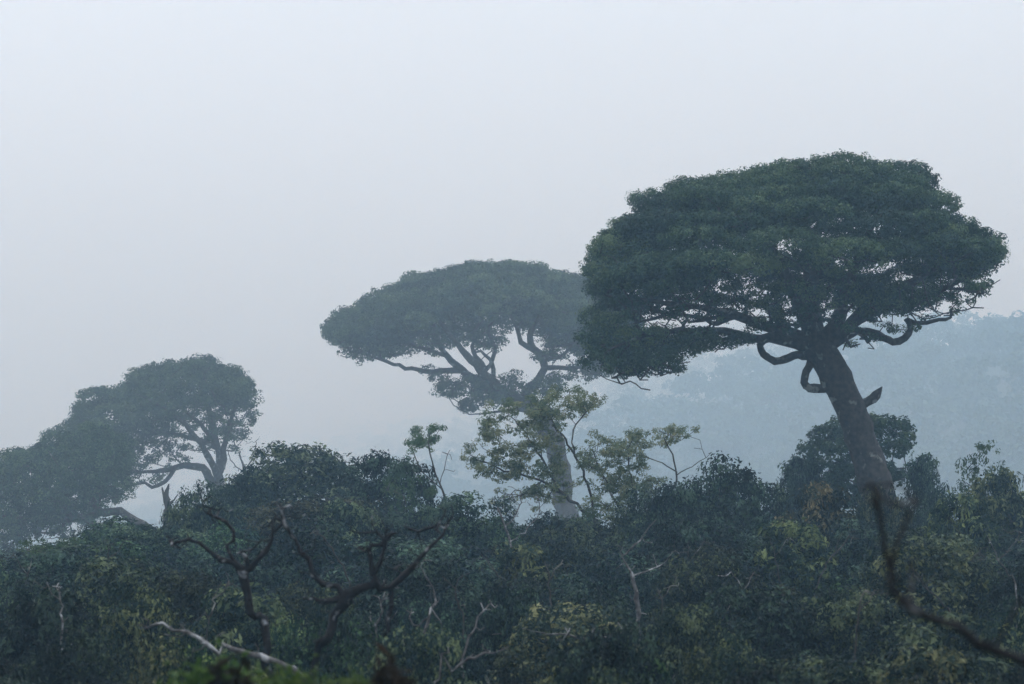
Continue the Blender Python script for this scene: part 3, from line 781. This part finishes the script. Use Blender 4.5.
for ri, (Y, py, step) in enumerate(rows):
    x = -70 + random.uniform(0, step)
    while x < 1100:
        k = random.choices(kinds, [4, 4, 4, 3, 2, 4])[0]
        yy = py + random.uniform(-20, 20)
        sk_y = np.interp(x, sky_x, sky_y) + 8
        yy = max(yy, sk_y + random.uniform(0, 12)) if Y > 85 else max(yy, sk_y + 20)
        hue = random.choice([DK, DK, GR, GR, BL, OL, (.8, .9, .8), (1.3, 1.0, .8), (.7, 1.0, .75), OL if x > 740 or x < 320 else GR, YE if x > 760 else DK])
        f = random.choice([.4, .55, .75, 1.0, 1.4])
        col = tuple(c * f for c in hue)
        wpx = random.uniform(105, 165) * (0.62 if k == 'upright' else 1) * (1.0 if Y < 100 else 0.85)
        lab, grp = LAB[k]
        plant(k, x, yy, Y + random.uniform(-3, 3), wpx, lab, 'shrub' if k in ('round_c', 'large_leaf') else 'small_tree', 'shrub' if k in ('round_c', 'large_leaf') else 'tree', col, grp)
        x += step * random.uniform(0.7, 1.25)

# ================================================================== airy olive trees at the centre
def custom(name, label, Y, rows, paths, leaf_m, bark_m, base_px, fol, seed, color=(1, 1, 1), r_tip=0.014, tw=(), cat='tree'):
    rg = np.random.default_rng(seed)
    q = D(Y) / Y; Y = D(Y)
    fol = dict(fol, clump_r=fol['clump_r'] * q, leaf=fol['leaf'] * q, dens=fol['dens'] / q ** 2)
    paths = [(a, [c * q for c in b_]) for a, b_ in paths]; r_tip = r_tip * q
    lobes = pix_lobes(rows, Y) if rows else []
    sk = Skel(rg)
    b0 = at(base_px[0], base_px[1], Y); b0[2] = float(ground_z(b0[0], b0[1])) - 0.1
    first, rad = paths[0]
    sk.path([b0] + P(first, Y), [rad[0] * 1.15] + list(rad), par=-1, step=0.3, wob=0.2)
    for pts, rr in paths[1:]:
        sk.path(P(pts, Y), rr, step=0.25, wob=0.25)
    if lobes: sk.grow([l[:3] for l in lobes], bias=0.12, step=0.3, wob=0.4, twist=0.1, start=3, r_tip=r_tip)
    if len(tw): sk.grow([at(a, b, Y + rg.uniform(-.7, .7)) for a, b in tw], bias=0.0, step=0.25, wob=0.5, twist=0.1, start=3, r_tip=r_tip * .6)
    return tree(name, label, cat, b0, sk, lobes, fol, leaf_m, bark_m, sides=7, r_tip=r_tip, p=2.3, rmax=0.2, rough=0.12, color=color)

def scatter(rg, boxes):
    out = []
    for (cx, cy, rx, ry, n, r) in boxes:
        for i in range(n):
            a = rg.uniform(0, 6.28); q = math.sqrt(rg.random())
            out.append((cx + math.cos(a) * q * rx, cy + math.sin(a) * q * ry, rg.uniform(-1.5, 1.5), r * rg.uniform(.7, 1.3), r * .7 * rg.uniform(.7, 1.2), 1.0))
    return out
rs = np.random.default_rng(5)
FA = dict(clump_r=0.22, per=26, dens=6.0, leaf=0.145, under=0.6, up=0.35, aspect=0.40)
custom('olive_tree', 'airy olive green tree at centre in front of the middle umbrella trunk', 106,
       scatter(rs, [(520, 425, 42, 26, 44, 7), (560, 402, 34, 16, 24, 6.5), (585, 400, 16, 14, 10, 6), (500, 455, 34, 26, 32, 7), (535, 465, 34, 32, 34, 7), (545, 415, 24, 24, 16, 6.5), (560, 470, 24, 30, 16, 6), (525, 500, 34, 16, 14, 5.5)]),
       [([(612, 570), (600, 530), (585, 512)], [.13, .11, .09]),
        ([(585, 512), (560, 492), (535, 478), (505, 470), (482, 462)], [.07, .06, .05, .04, .02]),
        ([(560, 492), (545, 465), (530, 440), (515, 420)], [.06, .05, .035, .02]),
        ([(592, 525), (590, 490), (578, 460), (565, 440), (552, 420), (548, 400)], [.07, .06, .05, .04, .03, .02]),
        ([(578, 460), (572, 430), (588, 412), (596, 398)], [.05, .04, .03, .015])],
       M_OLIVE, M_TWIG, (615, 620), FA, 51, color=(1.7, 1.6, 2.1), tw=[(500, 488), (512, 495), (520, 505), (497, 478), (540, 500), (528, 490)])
custom('olive_tree', 'airy olive green tree right of centre with thin bare twigs at its right', 104,
       scatter(rs, [(612, 468, 32, 26, 36, 6.5), (632, 445, 18, 14, 14, 6), (640, 488, 24, 14, 18, 6.5), (600, 455, 20, 24, 16, 6.5), (660, 436, 28, 9, 14, 5), (684, 432, 16, 6, 8, 4.5), (615, 500, 34, 18, 22, 6.5)]),
       [([(640, 590), (632, 550), (628, 525)], [.12, .10, .08]),
        ([(628, 525), (612, 495), (600, 470), (592, 448)], [.06, .05, .04, .02]),
        ([(630, 530), (636, 500), (630, 470), (628, 450)], [.06, .05, .035, .02]),
        ([(632, 550), (660, 510), (676, 480), (672, 468), (655, 462), (640, 452)], [.06, .05, .045, .035, .03, .02]),
        ([(676, 480), (672, 455), (664, 438)], [.035, .028, .015]), ([(676, 476), (692, 465), (706, 458)], [.035, .025, .01])],
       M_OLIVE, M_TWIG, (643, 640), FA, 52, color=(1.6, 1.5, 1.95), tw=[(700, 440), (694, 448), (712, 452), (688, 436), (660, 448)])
custom('small_tree', 'rounded grey green tree standing in mist right behind the leaning bare trunk', 127,
       [(802, 470, 0, 16, 12), (815, 452, 1, 16, 12), (828, 436, 0, 17, 12), (845, 428, 2, 18, 11), (866, 426, 1, 17, 10), (884, 424, 0, 15, 9), (900, 430, 1, 14, 10), (905, 440, 0, 11, 8),
        (893, 450, -2, 15, 8), (870, 445, -3, 18, 10), (845, 450, -3, 20, 12), (828, 470, -3, 18, 12), (850, 476, -3, 20, 12), (880, 470, -3, 17, 9), (905, 478, 0, 14, 8), (812, 490, -2, 20, 12), (840, 495, -2, 20, 12), (870, 490, -2, 20, 12), (918, 468, -3, 10, 7), (925, 462, -3, 9, 6)],
       [([(862, 540), (862, 510), (858, 485)], [.35, .28, .22])], M_UMB, M_TWIG, (864, 570), dict(clump_r=.36, per=22, dens=5.5, leaf=.24, under=.5, aspect=.6, up=.3), 57, r_tip=.03)
custom('tuft_tree', 'thin bare stemmed tree ending in one small leafy tuft left of centre', 106,
       scatter(rs, [(426, 436, 15, 12, 17, 4.5), (434, 428, 8, 5, 5, 4), (414, 446, 7, 5, 4, 3.5)]),
       [([(462, 560), (452, 520), (444, 495)], [.09, .07, .06]),
        ([(444, 495), (436, 475), (430, 455), (428, 442)], [.05, .045, .035, .02]),
        ([(444, 492), (428, 478), (416, 460), (410, 448)], [.035, .03, .02, .01]),
        ([(438, 480), (446, 462), (450, 450)], [.025, .02, .01]), ([(430, 478), (420, 480), (412, 470)], [.02, .015, .008])],
       M_OLIVE, M_TWIG, (466, 600), dict(FA, leaf=.14, dens=6), 53, color=(.8, 1.1, 1.2), tw=[(408, 455), (452, 460), (442, 452), (455, 470), (414, 465)])

# ================================================================== dead trees and bare branches
def dead(name, label, Y, base_px, paths, mat, seed, scale=1.0, grounded=True, cat='dead tree', rough=0.16, wob=0.45, twigs=(), auto=0):
    rg = np.random.default_rng(seed)
    sk = Skel(rg)
    scale = scale * D(Y) / Y; Y = D(Y)
    pts, rr = paths[0]
    w = P(pts, Y); rr = [r * scale for r in rr]
    if grounded:
        b0 = at(base_px[0], base_px[1], Y); b0[2] = float(ground_z(b0[0], b0[1])) - 0.1
        w = [b0] + w; rr = [rr[0] * 1.15] + rr
    sk.path(w, rr, par=-1, step=0.14, wob=wob)
    for p_, r_ in paths[1:]:
        sk.path(P(p_, Y), [r * scale for r in r_], step=0.14, wob=wob)
    if len(twigs): sk.grow([at(a, b, Y + rg.uniform(-.5, .5)) for a, b in twigs], bias=0, step=0.12, wob=0.5, twist=0.12, start=2, r_tip=0.006)
    if auto:
        n0 = len(sk.p); s_ = Y / FPX; q_ = []
        for i in range(auto):
            a_ = sk.p[int(rg.integers(max(3, n0 // 6), n0))]
            g_ = rg.normal(size=3); g_[2] = abs(g_[2]) * .8 - .15; g_ /= np.linalg.norm(g_)
            q_.append(a_ + g_ * rg.uniform(5, 17) * s_)
        sk.grow(q_, bias=0, step=0.07, wob=0.8, twist=0.15, start=2, r_tip=0.004)
    base = w[0]
    root = empty(name, base, label, cat)
    me = sk.mesh('branches', sides=9, off=base, rough=rough, r_tip=0.008, rmax=0.02)
    link('trunk', me, mat, root)
    return root

dead('dead_tree', 'black contorted dead tree with antler branches, left one of the two', 49, (272, 690),
     [([(266, 645), (256, 618), (247, 596), (243, 572)], [.10, .10, .10, .13]),
      ([(243, 575), (236, 562), (222, 562), (211, 552), (200, 544), (188, 542), (176, 543)], [.10, .09, .075, .06, .05, .04, .02]),
      ([(232, 561), (231, 548), (236, 532), (228, 521), (216, 517), (207, 513)], [.06, .055, .05, .05, .045, .02]),
      ([(246, 572), (256, 562), (266, 552), (271, 540), (276, 531), (286, 522), (284, 509)], [.10, .075, .06, .05, .045, .04, .02]),
      ([(243, 565), (248, 556), (252, 550)], [.08, .05, .02]), ([(276, 531), (272, 522), (280, 513)], [.035, .03, .015])],
     M_DEAD, 61, scale=.9, auto=80, twigs=[(170, 540), (181, 549), (203, 506), (213, 508), (290, 516), (279, 503), (193, 536), (240, 552), (262, 540), (222, 508)])
dead('dead_tree', 'largest black contorted dead tree with pale patches, in front of the dark thicket', 47, (312, 700),
     [([(316, 668), (322, 646), (334, 628), (338, 608), (345, 598)], [.085, .09, .10, .11, .16]),
      ([(342, 600), (330, 602), (318, 600), (312, 597)], [.10, .07, .06, .02]),
      ([(345, 596), (337, 588), (322, 584), (313, 576), (309, 562), (303, 552), (294, 542), (287, 525), (281, 509)], [.09, .07, .07, .06, .055, .05, .045, .04, .015]),
      ([(348, 597), (360, 590), (372, 583), (377, 574), (370, 564), (365, 556), (368, 548), (380, 545), (390, 538), (397, 533)], [.13, .10, .09, .08, .06, .055, .055, .05, .04, .02]),
      ([(375, 575), (383, 564), (385, 553), (389, 543), (386, 530), (382, 520)], [.06, .055, .05, .04, .025, .012]),
      ([(377, 577), (382, 587), (390, 585), (402, 574), (416, 569), (420, 558), (432, 547), (441, 534), (447, 523), (452, 517)], [.08, .07, .065, .065, .06, .055, .05, .04, .025, .01]),
      ([(386, 588), (390, 600), (387, 618), (384, 636)], [.06, .065, .05, .03]),
      ([(386, 540), (376, 533), (360, 531), (350, 530)], [.03, .03, .022, .01])],
     M_DEAD, 62, scale=1.0, auto=120, twigs=[(352, 526), (392, 527), (372, 525), (357, 548), (422, 548), (438, 525), (457, 521), (446, 512), (275, 503), (290, 505), (306, 595), (316, 540), (400, 565), (408, 528), (436, 524)])
dead('dead_branch', 'slim pale dead sapling curving upward right of the largest black dead tree', 60, (405, 700),
     [([(404, 668), (412, 650), (422, 634), (430, 616), (436, 602)], [.035, .04, .045, .04, .035]),
      ([(430, 618), (420, 628), (412, 625), (409, 617)], [.03, .035, .03, .012]),
      ([(436, 603), (434, 592), (427, 578), (420, 566)], [.03, .025, .02, .01]), ([(434, 608), (440, 622), (446, 640)], [.02, .018, .01])],
     M_PALE, 63, auto=14, cat='dead tree', twigs=[(439, 598), (424, 560), (414, 612)])
dead('fallen_branch', 'long pale fallen branch lying over the light olive bush at lower left', 48, (0, 0),
     [([(345, 740), (318, 690), (286, 666), (270, 661), (250, 658), (232, 650), (216, 652), (205, 643), (188, 634), (172, 628), (150, 626)], [.09, .09, .08, .07, .06, .06, .055, .05, .04, .03, .012]),
      ([(205, 643), (198, 650), (192, 652)], [.03, .025, .01]), ([(188, 634), (178, 637), (164, 634)], [.02, .018, .008])],
     M_PALE, 64, auto=16, grounded=False, cat='branch', twigs=[(140, 628), (158, 622), (180, 624), (215, 640), (222, 645)])
dead('dead_branch', 'short pale bare branch rising to the right at the bottom left of centre', 50, (428, 700),
     [([(436, 677), (452, 669), (468, 661), (484, 657), (502, 650)], [.03, .035, .035, .03, .012]), ([(468, 661), (474, 654)], [.02, .008])],
     M_PALE, 65, auto=8, cat='branch', twigs=[(508, 647), (490, 651)])
dead('dead_branch', 'thin pale horizontal dead branch with an upright stump at lower centre', 60, (625, 700),
     [([(624, 668), (622, 652), (620, 640)], [.05, .055, .05]), ([(620, 640), (605, 636), (585, 637), (565, 634), (548, 633), (532, 631)], [.04, .035, .03, .03, .02, .01]),
      ([(620, 640), (622, 630), (618, 622)], [.03, .02, .01]), ([(585, 637), (595, 628)], [.015, .008])],
     M_PALE, 66, auto=14, cat='dead tree', twigs=[(525, 628), (556, 640), (570, 628)])
dead('dead_tree', 'pale mottled upright stem with one raised arm right of centre', 74, (642, 700),
     [([(639, 645), (638, 620), (636, 598), (633, 576)], [.085, .085, .075, .06]), ([(634, 575), (646, 571), (658, 567), (669, 557)], [.035, .03, .025, .012]),
      ([(633, 578), (626, 562), (620, 552)], [.04, .03, .012]), ([(622, 556), (638, 542), (652, 528), (656, 520)], [.028, .026, .02, .01])],
     M_PALE, 67, auto=16, cat='dead tree', twigs=[(672, 552), (616, 545)])
dead('broken_stump', 'pale broken trunk stub standing under the left ridge tree', 130, (168, 560),
     [([(167, 525), (168, 508), (166, 496), (169, 484)], [.28, .22, .17, .03]), ([(167, 500), (163, 492), (162, 487)], [.12, .07, .02]), ([(168, 506), (174, 500), (178, 494)], [.08, .05, .02])], M_TWIG, 68, cat='stump', wob=0.1)
dead('bare_sapling', 'small leafless sapling at the right foot of the left ridge tree', 140, (246, 520),
     [([(246, 490), (244, 470), (240, 452)], [.09, .07, .04]), ([(244, 470), (252, 458), (257, 440)], [.05, .04, .02]), ([(244, 474), (232, 462), (228, 450)], [.04, .03, .02])],
     M_TWIG, 69, auto=16, cat='dead tree', twigs=[(262, 448), (250, 442), (236, 446), (225, 455), (268, 462), (260, 436)])
dead('bare_sapling', 'spindly pale leafless sapling left of the centre airy tree', 90, (505, 600),
     [([(510, 560), (506, 530), (498, 508)], [.05, .045, .035]), ([(506, 530), (518, 512), (522, 494)], [.03, .025, .01]), ([(508, 545), (528, 528), (540, 510), (536, 496)], [.03, .025, .02, .01])],
     M_PALE, 70, auto=22, cat='dead tree', twigs=[(492, 500), (505, 495), (526, 500), (515, 490), (545, 512), (500, 515), (530, 515)])
dead('near_branch', 'dark out of focus bare branch bending across the lower right', 9, (0, 0),
     [([(1150, 1010), (1085, 720), (1024, 660), (985, 646), (950, 628), (925, 617), (905, 606), (893, 590), (892, 565), (888, 540), (880, 515), (868, 495)], [.075, .07, .06, .055, .05, .045, .04, .035, .03, .025, .02, .01]),
      ([(892, 560), (905, 535), (912, 510)], [.016, .013, .006]), ([(905, 606), (915, 590), (913, 575)], [.016, .01, .005]), ([(985, 646), (1005, 630), (1020, 600)], [.022, .018, .01])],
     M_DEAD, 71, scale=.38, auto=30, grounded=False, cat='branch', twigs=[(862, 488), (875, 490), (918, 500)])

# thin bare stems that poke out all over the thicket
rz = np.random.default_rng(404)
for i, (px, py, Y) in enumerate([(60, 600, 62), (110, 560, 78), (330, 548, 74), (452, 590, 66), (478, 620, 60), (500, 575, 78), (548, 580, 72), (690, 560, 84),
                                 (745, 590, 74), (775, 555, 86), (830, 560, 84), (965, 570, 78), (1000, 560, 74), (930, 590, 66), (660, 600, 66), (28, 575, 84), (382, 600, 62), (215, 600, 66), (860, 610, 58)]):
    L = rz.uniform(14, 30); lean = rz.uniform(-.9, .9)
    a = [(px - lean * L * 1.2, py + 45), (px - lean * L * .5, py + 12), (px, py), (px + lean * L * .9, py - L * .9)]
    sd_ = rz.choice([-1, 1])
    b = [(px, py), (px - sd_ * L * .4, py - L * .45), (px - sd_ * L * .7, py - L * .95)]
    o = dead('bare_sapling', 'thin pale leafless stem poking out of the thicket leaves', Y, (px - lean * L * 1.5, 700),
             [(a, [.035, .03, .026, .008]), (b, [.022, .016, .006])], M_PALE if i % 4 == 0 else M_TWIG, 410 + i, auto=10, cat='stem', twigs=[(px + lean * L * 1.1 + 4, py - L * .7), (px - sd_ * L, py - L * .7)])
    o['group'] = 'bare stems in the thicket'

# ================================================================== blurred plants just below the camera
def near_plant(name, label, px, py, Y, wpx, color, seed, blade=0.16, n=900):
    rg = np.random.default_rng(seed)
    c = at(px, py, Y); gz = float(ground_z(c[0], Y)); h = c[2] - gz
    w = wpx * Y / FPX / 2
    root = empty(name, (c[0], Y, gz), label, 'plant')
    sk = Skel(rg); sk.add((0, 0, -0.05), -1, 0.02)
    tg = [np.array([rg.normal() * w * .5, rg.normal() * w * .5, h * rg.uniform(.65, .93)]) for _ in range(9)]
    sk.grow(tg, bias=0.3, step=0.15, wob=0.3, twist=0.05, r_tip=0.006)
    link('stem', sk.mesh('stem', sides=5, r_tip=0.005, rmax=0.02), M_TWIG, root)
    k = rg.integers(0, 9, n)
    Pp = np.array(tg)[k] + rg.normal(size=(n, 3)) * np.array([w * .3, w * .3, h * .055])
    Nn = rg.normal(size=(n, 3)) * .7; Nn[:, 2] += .4
    V, F, T = leaf_quads(rg, Pp, Nn, np.clip(rg.normal(.5, .2, n), 0, 1), blade, .3)
    o = link('foliage', new_mesh('foliage', V, F, 4, {'tint': T}), M_OLIVE, root); o.color = (*color, 1)
near_plant('leafy_plant', 'blurred bright green plant at the lower left, near the camera', 212, 668, 15, 75, (.55, .85, .38), 81, blade=.10, n=2200)
near_plant('leafy_plant', 'blurred moss green plant at the bottom edge left of centre', 318, 676, 16, 90, (.6, .8, .38), 82, blade=.10, n=2200)
near_plant('leafy_plant', 'blurred green plant at the bottom, below the largest black dead tree', 362, 674, 15.5, 50, (.6, .75, .4), 83, blade=.10, n=1600)
near_plant('withered_plant', 'blurred dark withered tuft between the two bright green near plants', 232, 660, 14.6, 26, (.13, .10, .12), 84, n=500)
near_plant('withered_plant', 'blurred dark red brown tuft at the bottom left of centre', 396, 668, 15, 30, (.22, .11, .12), 85, n=500)

# ================================================================== far misty forest
def far_forest():
    rg = np.random.default_rng(91)
    lobes = []
    n = 0
    while n < 3600:
        y = 330 + 2250 * rg.random() ** 1.7; x = rg.uniform(-0.27, 0.27) * y
        z = float(ground_z(x, y))
        if z < -31: 
            if rg.random() < .7: continue
        n += 1
        h = rg.uniform(9, 17)
        for j in range(rg.integers(3, 6)):
            r = rg.uniform(2.2, 4.2)
            lobes.append(np.array([x + rg.normal() * 2.6, y + rg.normal() * 2.6, z + h * rg.uniform(.55, 1.0) - r * .5, r, r, r * .62]))
    V, F, T = foliage(rg, lobes, clump_r=1.3, per=4, dens=0.32, leaf=1.5, under=0.1, up=.5, aspect=.8)
    o = link('far_forest', new_mesh('far_forest', V, F, 4, {'tint': T}), M_FAR)
    o['kind'] = 'stuff'; o['label'] = 'pale misty forest covering the far hill across the valley'
far_forest()

def far_tree(label, px, Y, h, wpx, seed, airy=.5):
    rg = np.random.default_rng(seed)
    x = (px - W / 2) / FPX * Y; gz = float(ground_z(x, Y)) - .5
    base = np.array([x, Y, gz]); w = wpx * Y / FPX / 2
    sk = Skel(rg)
    sk.path([base, base + [rg.normal() * .5, 0, h * .3], base + [rg.normal() * 1.0, 0, h * .55]], [.8, .6, .5], par=-1, step=1.0)
    lobes = []
    for i in range(34):
        a = rg.uniform(0, 6.28); q = math.sqrt(rg.random())
        r = rg.uniform(.10, .2) * w
        lobes.append(np.array([base[0] + math.cos(a) * q * w, Y + math.sin(a) * q * w, gz + h * (.5 + .46 * math.sqrt(1 - q * q) * rg.uniform(.3, 1)), r * 1.3, r * 1.3, r * .6, airy]))
    sk.grow([l[:3] for l in lobes], bias=.1, step=1.0, wob=.5, twist=.2, start=3, r_tip=.12)
    tree('far_tree', label, 'tree', base, sk, lobes, dict(clump_r=.8, per=5, dens=.8, leaf=.9, under=.3, aspect=.7), M_FAR, M_BARK, sides=6, r_tip=.12, rmax=.7)
far_tree('pale open crowned tree on the misty skyline at the right frame edge', 996, 1120, 34, 60, 92, .6)
far_tree('faint tree standing in the mist right of the left ridge tree', 296, 1500, 34, 60, 93, .6)
far_tree('faint spreading tree in the mist left of the middle umbrella tree', 384, 1450, 36, 70, 94, .7)
far_tree('faint pale tree in the mist left of the leaning trunk', 775, 620, 20, 60, 95, .4)
